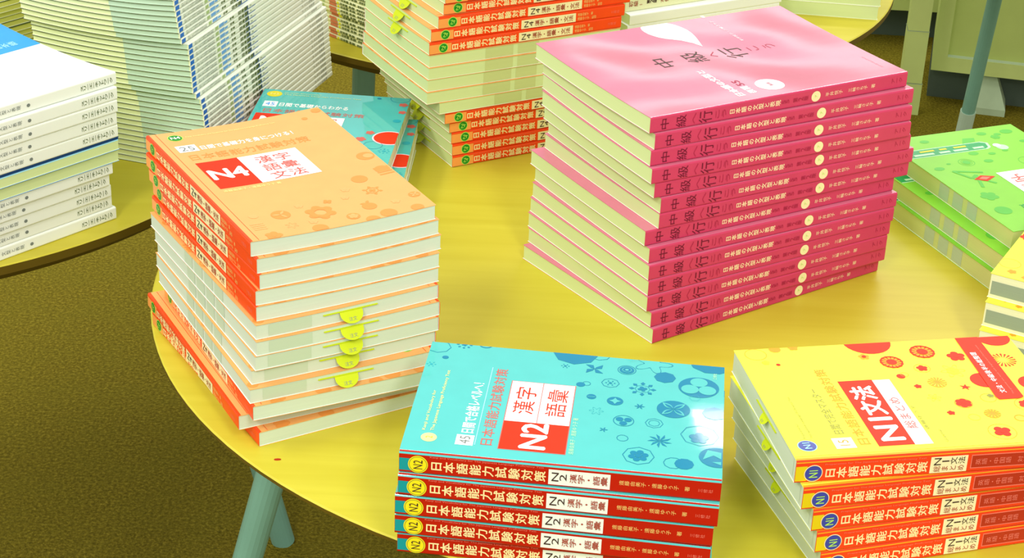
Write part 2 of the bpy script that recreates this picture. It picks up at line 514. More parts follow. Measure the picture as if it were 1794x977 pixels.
class Kind:
    """one edition: its meshes are built once and shared by every copy"""
    def __init__(self, name, L, D, T, front, spine, back, pages, art=None, bands=(), slip=None, drop=0.0, th=0.0004):
        self.name, self.L, self.D, self.T = name, L, D, T
        mb = MB(); cover_shell(mb, L, D, T, front, spine, back, 0.0016, th, drop)
        if art:
            F = Art(mb, 'front', L, D, T); F.drop = drop
            art(F, Art(mb, 'spine', L, D, T))
        self.cover = mb.mesh(name + '_cover')
        pb = MB(); page_block(pb, L, D, T, pages, bands, 0.006 if drop else 0.0007); self.pages = pb.mesh(name + '_pages')
        self.slip = slip_mesh(T, *slip).mesh(name + '_slip') if slip else None

    def put(self, x, y, th, z, label, group, cat='book', slip=False, sag=0.0, flip=False):
        s0, s1 = sag if isinstance(sag, tuple) else (0.0, sag)
        """(x, y) is the head corner at the spine, th the direction of the spine; flip turns the book end for end in its footprint"""
        if flip:
            c, s = math.cos(th), math.sin(th)
            x, y, th = x + c * self.L - s * self.D, y + s * self.L + c * self.D, th + math.pi
        e = bpy.data.objects.new(self.name, None); COL.objects.link(e)
        e.empty_display_size = 0.02
        e.location = (x, y, H + z); e.rotation_euler = (0, 0, th)
        tag(e, label, cat, group)
        obj('cover', sagged(self.cover, self.D, self.T, s0, s1), e)
        obj('page_block', sagged(self.pages, self.D, self.T, s0, s1), e)
        if slip and self.slip:
            p = obj('sales_slip', sagged(self.slip, self.D, self.T, s0, s1), e); p['label'] = 'yellow-green half-round paper slip'
        return e


ORD = ['topmost', 'second', 'third', 'fourth', 'fifth', 'sixth', 'seventh', 'eighth', 'ninth', 'tenth', 'eleventh', 'twelfth', 'thirteenth', 'fourteenth', 'fifteenth', 'sixteenth',
       'seventeenth', 'eighteenth', 'nineteenth', 'twentieth', 'twenty-first', 'twenty-second', 'twenty-third', 'twenty-fourth', 'twenty-fifth', 'twenty-sixth', 'twenty-seventh', 'twenty-eighth',
       'twenty-ninth', 'thirtieth', 'thirty-first', 'thirty-second', 'thirty-third', 'thirty-fourth', 'thirty-fifth', 'thirty-sixth']


def nth(i, n):
    if i == 0: return 'topmost'
    if i == n - 1: return 'bottom'
    return ORD[i] + ' from top'


# ------------------------------------------------------------------ setting: carpet and back wall
def flat_box(name, x0, x1, y0, y1, z0, z1, m, kind='structure'):
    mb = MB(); mb.box(x0, x1, y0, y1, z0, z1, m)
    o = obj(name, mb.mesh(name)); tag(o, None, None, None, kind)
    return o


flat_box('floor', -4.0, 4.0, -1.5, 8.0, -0.05, 0.0, carpet_mat())
flat_box('wall_back', -4.0, 4.0, 8.0, 8.1, -0.05, 3.0, mat('painted_wall', (196, 200, 170), .8))

# ------------------------------------------------------------------ tables
WOOD = wood_mat('yellow_laminate', (193, 180, 44), (206, 195, 60))
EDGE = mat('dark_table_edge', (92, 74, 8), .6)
LEG = mat('grey_green_leg_paint', (126, 176, 154), .35, .4)
LEG_FOOT = mat('pale_leg_sleeve', (190, 214, 188), .4)
LEG_BLACK = mat('black_leg_cap', (20, 20, 22), .6)
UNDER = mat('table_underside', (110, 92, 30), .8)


def lathe(mb, prof, m, n=24, cx=0, cy=0):
    for k in range(len(prof) - 1):
        (r0, z0), (r1, z1) = prof[k], prof[k + 1]
        for i in range(n):
            a, b = 2 * math.pi * i / n, 2 * math.pi * (i + 1) / n
            q = [(cx + r0 * math.cos(a), cy + r0 * math.sin(a), z0), (cx + r0 * math.cos(b), cy + r0 * math.sin(b), z0),
                 (cx + r1 * math.cos(b), cy + r1 * math.sin(b), z1), (cx + r1 * math.cos(a), cy + r1 * math.sin(a), z1)]
            if r0 < 1e-6: q = [q[0], q[2], q[3]]
            elif r1 < 1e-6: q = q[:3]
            mb.poly(q, m)


def tube(mb, p, q, r0, r1, m, n=20):
    p, q = Vector(p), Vector(q); d = (q - p).normalized()
    a = d.orthogonal().normalized(); b = d.cross(a)
    A = [p + (a * math.cos(2 * math.pi * i / n) + b * math.sin(2 * math.pi * i / n)) * r0 for i in range(n)]
    B = [q + (a * math.cos(2 * math.pi * i / n) + b * math.sin(2 * math.pi * i / n)) * r1 for i in range(n)]
    for i in range(n):
        j = (i + 1) % n
        mb.poly([A[i], A[j], B[j], B[i]], m)
    mb.poly(A[::-1], m); mb.poly(B, m)


def smooth(me):
    for p in me.polygons:
        p.use_smooth = len(p.vertices) == 4
    return me


def round_table(x, y, phi, label, lip, R=0.45, rr=0.31, sp=0.17, sleeve=None):
    e = bpy.data.objects.new('round_table', None); COL.objects.link(e)
    e.location = (x, y, 0); tag(e, label, 'table', 'round yellow display tables')
    t = MB(); n = 128
    ring = lambda r, z: [(r * math.cos(2 * math.pi * i / n), r * math.sin(2 * math.pi * i / n), z) for i in range(n)]
    t.poly(ring(R - 0.0012, H), WOOD)
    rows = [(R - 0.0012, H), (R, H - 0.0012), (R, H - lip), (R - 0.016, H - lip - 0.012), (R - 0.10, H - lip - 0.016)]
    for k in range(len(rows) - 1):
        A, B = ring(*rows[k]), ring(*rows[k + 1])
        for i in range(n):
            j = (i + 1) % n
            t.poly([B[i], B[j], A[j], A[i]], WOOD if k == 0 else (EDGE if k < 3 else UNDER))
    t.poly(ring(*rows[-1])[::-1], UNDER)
    obj('tabletop', t.mesh('tabletop'), e)
    for k in range(4):
        a = phi + k * math.pi / 2; c, s = math.cos(a), math.sin(a)
        z1 = H - lip - 0.016
        P = lambda z: (c * (rr + sp * (z1 - z) / 0.67), s * (rr + sp * (z1 - z) / 0.67), z)
        g = MB(); tube(g, P(z1), P(0.09), 0.0145, 0.013, LEG); lathe(g, [(0, z1), (0.045, z1), (0.045, z1 - 0.006), (0.0, z1 - 0.006)], LEG_BLACK, 20, c * rr, s * rr)
        lo = obj('leg', smooth(g.mesh('leg')), e)
        f = MB(); tube(f, P(0.094), P(0.0), 0.0152, 0.0152, sleeve or LEG)
        fo = obj('foot_sleeve', smooth(f.mesh('foot_sleeve')), lo); fo['label'] = 'sleeve round the foot of the leg'
    return e


TA = (0.145, 1.467)
round_table(0.145, 1.467, R_(184), 'round yellow laminate table in the foreground under pink, orange and teal books', 0.004)
round_table(-0.70, 1.815, R_(30), 'round yellow table at left under white textbooks and tall magazine stacks', 0.009, 0.45, 0.32, 0.16)
round_table(0.022, 2.388, R_(220), 'round yellow table behind, half hidden by the tall pink stack', 0.008, 0.45, 0.28, 0.02)
round_table(0.87, 3.0, R_(90), 'table at upper right of which only one grey-green leg shows', 0.008, sleeve=LEG_FOOT)

# ------------------------------------------------------------------ editions
A5L, A5D = 0.210, 0.148
NIHON = '日本語能力試験対策'


def art_n4(F, Sp):
    F.rect(1, 209, 7.2, 7.6, ORANGE_SPINE); F.rect(0.2, 209.8, 0.4, 2.4, ORANGE_SPINE)
    F.disc(12.5, 19.6, 6.2, LIME); F.disc(12.5, 19.6, 5.4, GREEN_BADGE, 2); F.line('N4', 14.8, 10.2, 15.8, 23.4, WHITE, 3, .02)
    F.line('Kanji, Vocabulary and Grammar for The Japanese Language Proficiency Test', 14.5, 12, 28, 104, PALE_YELLOW)
    F.rect(29, 42, 12.6, 29, WHITE); F.line('25', 40, 31.5, 15, 26.5, GREY, 2)
    F.line('日間で基礎力を身につける！', 41, 33.5, 30, 113, WHITE, 1, .02)
    F.line(NIHON, 59.5, 48.5, 14, 116, ORANGE_MOTIF, 1, .01)
    F.rect(65.3, 117, 15.6, 49.6, RED); F.rect(65.8, 116.8, 49.6, 98.5, WHITE)
    F.line('N4', 100, 82, 18.5, 47, WHITE, 2, .035)
    F.line('漢字', 83.5, 70.5, 60, 90, RED_LINE, 2, .01); F.line('語彙', 99, 86, 60, 90, RED_LINE, 2, .01); F.line('文法', 114.5, 101.5, 60, 90, RED_LINE, 2, .01)
    F.line('遠藤由美子・遠藤ゆう子 著', 124, 120.5, 16, 62, PALE_YELLOW)
    o, f = ORANGE_MOTIF, ORANGE_FAINT
    F.disc(106.3, 140.2, 7.2, o); F.disc(107, 142, 4, ORANGE_COVER, 2)
    for k in range(4): F.rect(130 + k * 4, 132 + k * 4, 135, 147, o)
    F.disc(134, 141, 6, o); F.disc(142.2, 117.8, 6.4, o); F.flower(154.5, 100.1, 3.8, f)
    F.snow(164.9, 117.7, 8, o, 6); F.ring(164.9, 117.7, 5, .9, o); F.disc(186.1, 142.1, 4.6, o); F.petals(186.1, 142.1, 4.2, ORANGE_COVER, 4, 2)
    F.flower(167.8, 79.3, 3.6, o, 4); F.flower(166.6, 56.8, 3.4, f)
    for i in range(6):
        a = math.pi * 2 * i / 6; F.disc(182.6 + 8 * math.cos(a), 67.1 + 8 * math.sin(a), 3.6, o)
    F.ring(182.6, 67.1, 10, 5, o, 1.5, 6)
    F.disc(175.2, 38.7, 7.3, o); F.petals(175.2, 38.7, 7, ORANGE_COVER, 3, 2, 0.4, .16); F.disc(170.8, 19.1, 3.6, f)
    for k in range(4): F.rect(183 + k * 3, 184.6 + k * 3, 11, 21, f)
    F.outline_flower(194.8, 39, 5, f); F.disc(188.3, 104, 5.6, o); F.petals(183, 104, 5, o, 3, 1, 2.5, .25)
    F.disc(198.6, 86, 5.1, o); F.flower(198.6, 86, 4, ORANGE_COVER, 5, 2); F.disc(204.8, 111.7, 6.4, o); F.flower(189.7, 124.8, 3.7, f)
    F.disc(209.2, 97.2, 5.5, o); F.disc(206.3, 134.5, 5, o); F.disc(206.7, 56.1, 6, o); F.flower(206, 20.3, 6.6, o); F.flower(194.8, 55.8, 3.6, f)
    F.disc(6.2, 143.4, 4.1, o); F.disc(16.7, 128.8, 2.5, o); F.flower(167.4, 94, 3.1, f)
    T = Sp.T / mm
    Sp.rect(0.1, 23, .8, T - 2.2, ORANGE_BLOCK); Sp.disc(14.5, T * .48, 4.9, LIME, 2); Sp.disc(14.5, T * .48, 4.2, GREEN_BADGE, 3); Sp.column('N', 12, 15, T * .3, T * .66, LIME, 4); Sp.column('4', 14.6, 17.2, T * .3, T * .66, LIME, 4)
    Sp.along('Kanji, Vocabulary and Grammar for The Japanese Language Proficiency Test', 23, 92, T * .80, T * .9, SALMON)
    Sp.column(NIHON, 23, 93, T * .14, T * .72, CREAM, 2, .03)
    Sp.rect(95.3, 155, T * .07, T * .80, BOX); Sp.column('N4', 98, 108.5, T * .18, T * .66, DARK, 3); Sp.column('漢字・語彙・文法', 110, 152, T * .16, T * .68, BROWN, 3, .01)
    Sp.column('遠藤由美子 著', 157, 174, T * .48, T * .76, GOLD); Sp.column('遠藤ゆう子 監修', 157, 178, T * .14, T * .42, GOLD); Sp.column('三修社', 194.5, 204, T * .34, T * .60, SALMON)


n4_bands = tuple(('fore', a, b, .04, .96, BAND) for a, b in ((62, 78), (82, 98), (102, 118), (122, 138))) + (('head', 104, 138, .1, .9, BAND),)
N4 = Kind('orange_workbook', A5L, A5D, 0.012, ORANGE_COVER, ORANGE_SPINE, ORANGE_COVER, PAGES_N4, art_n4, n4_bands, (0.0085, 0.073))
N4W = Kind('orange_workbook', A5L, A5D, 0.012, ORANGE_COVER, ORANGE_SPINE, ORANGE_COVER, PAGES_CREAM, art_n4, tuple(('fore', a, b, .04, .96, BAND_SOFT) for a, b in ((92, 115), (120, 150))) , (0.0085, 0.070))


def art_n2(F, Sp):
    F.rect(.2, 209.8, .35, 1.7, CRIMSON_SPINE)
    b, t = BLUE_MOTIF, TEAL_FAINT
    F.line('Kanji and Vocabulary for', 13.6, 10.8, 27, 79, PALE_YELLOW); F.line('The Japanese Language Proficiency Test', 19.4, 16.4, 27, 108, PALE_YELLOW)
    F.disc(16.7, 18.8, 5.3, PALE_YELLOW); F.line('2', 19, 14.5, 17.6, 20.4, YELLOW_BADGE, 2)
    F.rect(34.6, 46.4, 13.2, 25.6, WHITE); F.line('45', 44, 37, 15, 24, GREY, 2); F.line('日間で合格レベルへ！', 45.2, 36.5, 27, 99, WHITE, 1, .02)
    F.rect(47.3, 47.9, 14.6, 117.8, PALE_BLUE); F.line(NIHON, 59, 50.6, 13.6, 117.2, RED_LINE, 1, .005)
    F.rect(62.9, 107.7, 12.6, 101.8, RED_LINE); F.rect(63.5, 107.1, 13.2, 48, RED, 1.6); F.rect(63.5, 107.1, 48, 101.2, WHITE, 1.6); F.rect(85, 85.5, 48, 101.2, RED_LINE, 2.4)
    F.line('N2', 93.4, 76.5, 16, 46.5, WHITE, 3, .035); F.line('漢字', 81.8, 67.4, 57, 95, RED, 3, .0); F.line('語彙', 103.6, 89.4, 57, 95, RED, 3, .0)
    F.line('遠藤由美子・遠藤ゆう子 著', 112.6, 109.2, 13.5, 59, MINT)
    F.ring(5.8, 141.3, 9, .5, b, 1, 8); F.snow(23.6, 147.4, 6, b); F.ring(38.9, 150.2, 5, 1.1, b); F.disc(12.6, 126.4, 2.3, b); F.snow(4.2, 114.9, 3.6, t, 6)
    F.disc(103.7, 149.3, 16.5, b, 1, 8); F.snow(97.8, 129.3, 3.2, b, 6); F.pinwheel(118.5, 128.8, 8.6, b, 4); F.ring(121, 150, 8, .5, b, 1, 8)
    F.ring(141.3, 131.3, 6.6, .5, b); F.disc(141.3, 131.3, 5.2, b); F.ring(141.3, 131.3, 3.4, .5, TEAL_COVER, 2); F.disc(141.3, 131.3, 1.3, TEAL_COVER, 2)
    F.outline_flower(159.2, 143.6, 14.5, b, 5, .6); F.disc(168.4, 125.4, 7.7, b, 1, 8)
    F.disc(192.3, 115.3, 14.2, b)
    for i in range(3):
        a = 2 * math.pi * i / 3 + math.pi / 6 * 3; F.disc(192.3 + 7 * math.cos(a), 115.3 + 7 * math.sin(a), 6.1, TEAL_COVER, 2)
    F.disc(201.5, 153.5, 17, b, 1, 10); F.line('三修社', 204.6, 202, 128, 137, MINT, 3)
    F.disc(110.5, 105, 3.1, b); F.ring(114.5, 107, 2.9, .4, b); F.ring(130.9, 110.7, 6.4, .45, b, 1, 8); F.snow(130.9, 110.7, 3.8, b, 6); F.snow(153.5, 106.3, 9.6, b, 8); F.ring(153.5, 106.3, 5.4, .3, b, 1, 8)
    F.disc(119.1, 89.6, 3.3, b); F.rect(116.5, 121.6, 89, 89.6, TEAL_COVER, 2); F.disc(135.6, 86.4, 5.6, b); F.star(135.6, 86.4, 4.2, TEAL_COVER, 4, 2, .5); F.petals(152.7, 82.2, 3.8, b, 6, 1, 0, .14)
    F.disc(175.8, 82.4, 11.4, b); F.petals(175.8, 82.4, 11, TEAL_COVER, 4, 2, .785, .2); F.petals(175.8, 82.4, 9, b, 4, 3, .785, .13)
    F.outline_flower(123.8, 71.2, 5, t, 6, .4); F.ring(142.9, 61.5, 7.1, .5, b)
    for i in range(3):
        a = 2 * math.pi * i / 3 + .5; F.disc(142.9 + 3.3 * math.cos(a), 61.5 + 3.3 * math.sin(a), 2.6, b)
    F.petals(130.2, 47.9, 3.2, b, 5, 1, 0, .14); F.ring(163.5, 61.9, 6.2, .4, b, 1, 8); F.ring(163.5, 61.9, 4, .35, b, 1, 8); F.disc(203.7, 81.5, 8.6, b, 1, 8); F.ring(143.4, 39.5, 4, .4, b, 1, 10)
    F.pinwheel(168.1, 40.2, 8.4, b, 9); F.ring(194.4, 51.3, 13, .5, b, 1, 8); F.flower(194, 48, 7, b, 5)
    F.ring(155, 19.7, 10.6, .5, b, 1, 8); F.flower(155, 19.7, 7.8, b, 6, 1, .3, .3); F.ring(178.1, 14.8, 6.7, .45, b, 1, 10); F.disc(185.1, 14.8, 6.4, b, 1, 10)
    F.disc(206.4, 26, 12, b); F.poly([(197, 22), (204, 28), (209, 24), (209, 32), (200, 34)], TEAL_COVER, 2); F.poly([(203, 20), (209, 17), (209, 21)], TEAL_COVER, 2)
    F.ring(190, 100, 4, .3, t, 1, 6)
    T = Sp.T / mm
    Sp.rect(.2, 8, T * .13, T * .68, TEAL_BLOCK); Sp.disc(12.6, T * .44, 6.6, YELLOW_BADGE, 2); Sp.ring(12.6, T * .44, 5.9, .3, MOSS, 3)
    Sp.along('N2', 9.2, 9.3, 0, 0, DARK) if False else None
    Sp.column('N', 10, 13, T * .24, T * .47, DARK, 4) if False else None
    # the badge reads up the spine
    for ch, za, zb in (('N', .24, .44), ('2', .46, .66)):
        Sp._put(ch, lambda x, y, za=za, zb=zb: Sp.P(15.6 - 6 * y, (T * za) + T * (zb - za) * x, 4), DARK, 0.0)
    Sp.along('Kanji and Vocabulary for The Japanese Language Proficiency Test', 20.4, 95, T * .76, T * .86, SALMON)
    Sp.column(NIHON, 20.4, 97, T * .18, T * .66, CREAM, 2, .02)
    Sp.rect(98.2, 138.4, T * .1, T * .78, MAG_WHITE); Sp.column('N2', 100, 110.4, T * .26, T * .66, DARK, 3); Sp.column('漢字・語彙', 112, 137, T * .24, T * .66, BROWN, 3, .01)
    Sp.column('遠藤由美子・遠藤ゆう子 著', 144, 190, T * .36, T * .58, GOLD); Sp.column('三修社', 195, 205, T * .38, T * .54, SALMON)


N2 = Kind('teal_workbook', A5L, A5D, 0.01675, TEAL_COVER, CRIMSON_SPINE, TEAL_COVER, PAGES_CREAM, art_n2, drop=0.0009)


def art_n1(F, Sp):
    r, o, y = RED, SUN_ORANGE, YELLOW_FAINT
    F.rect(.2, 209.8, .4, 2.8, SUN_ORANGE); F.rect(.2, 209.8, 4.6, 5.0, SUN_ORANGE)
    F.disc(12.7, 17, 6.6, PALE_BLUE); F.disc(12.7, 17, 6.0, BLUE_BADGE, 2); F.line('N1', 15, 10.2, 13.4, 20.6, PALE_BLUE, 3, .02)
    F.line('Preparation for', 15.2, 13.2, 26, 45, OLIVE_INK); F.line('The Japanese Language Proficiency Test', 20.2, 18.2, 26, 80, OLIVE_INK)
    F.rect(31.4, 45.4, 11.3, 24.2, WHITE); F.line('15', 42, 35, 14.5, 21.5, SUN_ORANGE, 2); F.line('日間で完全マスター', 43, 36, 28, 89, OLIVE_INK, 1, .01)
    F.line(NIHON, 56.5, 48.5, 12.5, 115, SUN_ORANGE, 1, .015)
    F.rect(60.6, 85.8, 11, 96.6, r); F.rect(85.8, 98.6, 10.6, 95.6, WHITE); F.line('N1', 81.5, 65.5, 17.5, 46, WHITE, 2, .035); F.line('文法', 81.8, 65, 49, 89, WHITE, 2, .035)
    F.line('総まとめ', 95.8, 88, 30, 72, RED_LINE, 2, .01); F.line('遠藤ゆう子', 103, 100.4, 28, 60, OLIVE_INK); F.line('Grammar', 110, 108, 12, 28, OLIVE_INK)
    F.disc(100.6, 150, 18, r); F.disc(197.4, 147, 13, r); F.flower(91.6, 128.7, 4.3, o); F.disc(91.6, 128.7, 1.6, r, 3)
    for u, v, q in ((109, 119, 8.5), (136.8, 131.2, 9.2)):
        F.disc(u, v, q, o); F.rays(u, v, q * 1.02, r, 14, 2, .45); F.ring(u, v, q * .98, q * .14, r, 3); F.disc(u, v, q * .45, r, 3)
    F.flower(159.3, 122.2, 7, r); F.ring(128, 108.3, 6, .4, o); F.flower(128, 108.3, 4.3, r); F.outline_flower(148.9, 102.2, 9.4, y, 6, .6); F.flower(148.9, 102.2, 5, y, 6)
    F.disc(108.5, 98.8, 3.2, r); F.ring(112, 101, 3, .35, o); F.disc(131.4, 87.9, 6.8, o); F.rays(131.4, 87.9, 6.6, YELLOW_COVER, 14, 2, .25); F.flower(115.6, 84, 2.9, r); F.star(148.9, 79.3, 4.4, r, 5)
    F.disc(166.3, 87.2, 10.1, r); F.rays(191.8, 113.3, 9.4, r, 18, 1, .3); F.disc(198.9, 80, 9.5, r); F.outline_flower(121.4, 67.9, 5.2, y, 6); F.disc(121.4, 67.9, 1.6, y)
    F.ring(159.4, 63.5, 5.7, .4, o); F.flower(162, 66, 2.6, OLIVE_INK, 5); F.disc(139.1, 58.4, 6.4, o); F.flower(139.1, 58.4, 6, r, 6); F.disc(153.8, 42.9, 5.8, o); F.rays(153.8, 42.9, 5.6, YELLOW_FAINT, 12, 2); F.flower(125.4, 46.9, 3, r)
    F.ring(139.4, 39.7, 4.2, .4, y); F.ring(170.8, 35.2, 4.2, .8, o); F.ring(183.2, 52.1, 8.8, .4, o); F.flower(183.2, 52.1, 6, r, 6); F.ring(151.2, 19.7, 9.8, .4, o); F.flower(151.2, 19.7, 6.2, r, 4, 1, .5, .5)
    F.ring(14, 140, 8, .4, SUN_ORANGE); F.disc(26, 124, 1.6, r); F.disc(30, 146, 4.4, o); F.flower(44, 147, 4, o); F.flower(18, 128, 3, y)
    F.disc(186, 26, 6.2, r); F.disc(199, 20, 7, o); F.flower(176, 8, 5, o); F.ring(196, 40, 5, .5, o)
    F.poly([(168.5, 150), (186, 150), (185, 62), (181, 60), (166, 60), (165, 64)], r, 3)
    F.line('文法・中級後半の総整理', 175.4, 170.8, 68, 126, WHITE, 4, .01); F.line('The grammar you need, with English and Chinese notes', 180.6, 178.8, 66, 136, SALMON, 4)
    T = Sp.T / mm
    Sp.rect(.2, 209, T * .88, T * .93, SUN_ORANGE); Sp.rect(.2, 8, T * .1, T * .74, MUSTARD); Sp.disc(12.4, T * .42, 6.4, CREAM, 2); Sp.disc(12.4, T * .42, 5.8, BLUE_BADGE, 3)
    for ch, za, zb in (('N', .24, .45), ('1', .46, .62)):
        Sp._put(ch, lambda x, y, za=za, zb=zb: Sp.P(15.2 - 5.6 * y, (T * za) + T * (zb - za) * x, 4), LIME, 0.02)
    Sp.along('Preparation for The Japanese Language Proficiency Test', 20, 90, T * .72, T * .81, SALMON)
    Sp.column(NIHON, 20, 92, T * .14, T * .62, CREAM, 2, .02)
    Sp.rect(93.5, 119.5, T * .07, T * .79, BOX); Sp.column('N1文法', 95.5, 118, T * .42, T * .74, DARK, 3); Sp.column('総まとめ', 95.5, 118, T * .12, T * .38, BROWN, 3)
    Sp.rect(122, 206, T * .17, T * .78, SALMON, 1); Sp.rect(122.6, 205.4, T * .21, T * .74, DEEP_RED, 1.6); Sp.column('英語・中国語 対訳付き', 125, 172, T * .32, T * .6, SALMON, 3); Sp.column('三修社', 188, 200, T * .36, T * .56, SALMON, 3)


N1 = Kind('yellow_workbook', A5L, A5D, 0.0175, YELLOW_COVER, VERMILION_SPINE, YELLOW_COVER, PAGES_N4, art_n1, (('head', 6, 90, .1, .9, PAGES_N4),), (0.012, 0.066, 0.62))
def art_n1_plain(F, Sp):
    F.flower(196, 136, 4, SUN_ORANGE); F.flower(184, 141, 3, SUN_ORANGE); F.ring(202, 122, 9, .4, SUN_ORANGE); F.disc(150, 128, 6, SUN_ORANGE); F.flower(204, 64, 7, RED); F.ring(170, 120, 6, .4, SUN_ORANGE)
    F.rect(60.6, 98, 11, 96, RED); F.line('N1', 90, 66, 17, 56, WHITE, 2, .03)


N1B = Kind('thick_yellow_workbook', A5L, A5D, 0.022, YELLOW_COVER, VERMILION_SPINE, YELLOW_COVER, PAGES_WARM, art_n1_plain, (('fore', 30, 208, .14, .70, BAND_GREY),))


def art_pink(F, Sp):
    F.poly([(104.5, 179.4), (108.5, 184.6), (114.0, 187.2), (119, 188.2), (124.1, 187.2), (130, 184.4), (134.5, 180.4), (138, 175), (139.9, 169.0), (141.2, 162), (140.9, 154.4), (139.2, 145.5), (136.5, 136.6), (131.5, 122.2),
            (129.6, 127), (128.0, 131.9), (121.6, 141.4), (111.9, 149.1), (107.6, 154), (105.0, 159.5), (103.2, 164.5), (102.6, 170.5), (103.0, 175)], WHITE)
    F.column('中', 68, 89, 90, 113, DARK, 1, -.015); F.column('級', 98, 121, 91, 114, DARK, 1, -.015); F.column('へ', 122, 135, 96, 108, PLUM_FAINT, 1, -.01)
    F.column('行', 136, 160, 87, 112, DARK, 1, -.015); F.column('こ', 162, 176, 94, 108, PLUM_FAINT, 1, -.02); F.column('う', 179, 193, 94, 108, PLUM_FAINT, 1, -.02)
    F.line('日本語の文型と', 98.4, 91.2, 9.5, 75, WHITE, 1, .05); F.line('表現', 111.4, 104.2, 12, 29, WHITE, 1, .05); F.line('55', 112, 105.4, 31, 43, PLUM_FAINT)
    F.disc(131, 23.5, 12.4, WHITE); F.disc(131.3, 23.9, 5.1, PINK_INNER, 2); F.line('第2版', 133, 129.6, 20.2, 27.6, PLUM_FAINT, 3)
    F.line('平井悦子・三輪さち子', 174.6, 171.2, 120, 172, PINK_INNER, 1, .02); F.line('著', 174.6, 171.2, 180, 186, WHITE, 1, .02); F.line('スリーエーネットワーク', 246, 243.6, 18, 46, PLUM_FAINT, 1)
    T = Sp.T / mm
    for ch, a, b, m_ in (('中', 9, 18, PLUM), ('級', 23.5, 34.5, PLUM), ('へ', 38.5, 44, PLUM_FAINT), ('行', 45, 59.5, PLUM), ('こ', 61, 66, PLUM_FAINT), ('う', 67.5, 72.5, PLUM_FAINT)):
        Sp.column(ch, a, b, T * .1, T * .84, m_, 2, -.005)
    Sp.column('日本語の文型と表現', 75, 126, T * .3, T * .66, CREAM_PINK, 2, .025); Sp.column('55', 127, 134.5, T * .3, T * .66, PLUM_FAINT)
    Sp.column('第2版', 138, 154, T * .32, T * .62, PLUM_FAINT, 2, .01); Sp.disc(161.5, T * .47, 4.6, BOX); Sp.column('ア', 159.8, 163.2, T * .38, T * .58, LIME, 3)
    Sp.column('平井悦子', 171, 189, T * .34, T * .62, CREAM_PINK); Sp.column('三輪さち子', 194.5, 215, T * .34, T * .62, CREAM_PINK); Sp.column('著', 218.5, 223, T * .34, T * .62, CREAM_PINK)
    Sp.column('アーク', 240, 252, T * .36, T * .74, PLUM_FAINT)


PINK = Kind('pink_textbook', 0.257, 0.182, 0.01357, PINK_COVER, PINK_SPINE, PINK_COVER, PAGES_CREAM, art_pink)


def art_n3(F, Sp):
    F.disc(11.7, 13.4, 7.6, YELLOW_BADGE); F.line('N3', 14, 9.4, 9.6, 17.4, PALE_YELLOW, 2, .02)
    F.line('Kanji, Vocabulary, Reading and Listening for', 9, 6.6, 23, 60, PALE_YELLOW); F.line('The Japanese Language Proficiency Test', 13.6, 11, 23, 100, PALE_YELLOW)
    F.rect(31, 45, 7.5, 21, WHITE); F.line('45', 42, 34, 9.6, 18.6, SKY_BLUE, 2); F.line('日間で基礎からわかる', 42.6, 33.4, 22, 92, WHITE, 1, .03)
    F.line(NIHON, 59, 50, 8.5, 110, RED_LINE, 1, .005); F.rect(62.6, 96, 5, 92, RED); F.line('N3', 90, 70, 12, 44, WHITE, 2, .03); F.rect(63, 95.6, 50, 92, WHITE, 2)
    F.line('漢字', 78, 66, 56, 86, RED_LINE, 3, .01); F.line('語彙', 93, 81, 56, 86, RED_LINE, 3, .01)
    F.disc(103.1, 140.8, 16.4, PINK_INNER); F.disc(103.1, 140.8, 14.8, RED, 2); F.disc(5.6, 117.1, 2.2, BLUE_MOTIF); F.ring(3, 138, 10, .4, BLUE_MOTIF); F.flower(18.3, 142.8, 4.8, RED_LINE); F.flower(37.6, 144.3, 4.2, RED_LINE)
    F.flower(92.9, 121.1, 4.6, RED_LINE); F.flower(109.6, 114.4, 5.4, RED_LINE); F.ring(122, 128, 9, .4, BLUE_MOTIF); F.disc(60, 142, 4, TEAL_FAINT); F.snow(134, 140, 6, TEAL_FAINT)
    F.disc(150, 118, 7, BLUE_MOTIF); F.flower(172, 130, 9, RED_LINE); F.disc(190, 60, 9, RED); F.ring(180, 96, 8, .5, BLUE_MOTIF)
    T = Sp.T / mm
    Sp.column(NIHON, 20, 97, T * .2, T * .66, CREAM, 2, .02)


N3 = Kind('teal_workbook', A5L, A5D, 0.0153, TEAL_COVER, CRIMSON_SPINE, TEAL_COVER, PAGES_WARM, art_n3, tuple(('fore', a, b, .05, .95, BAND_SOFT) for a, b in ((56, 60), (70, 74), (84, 88), (98, 102))))


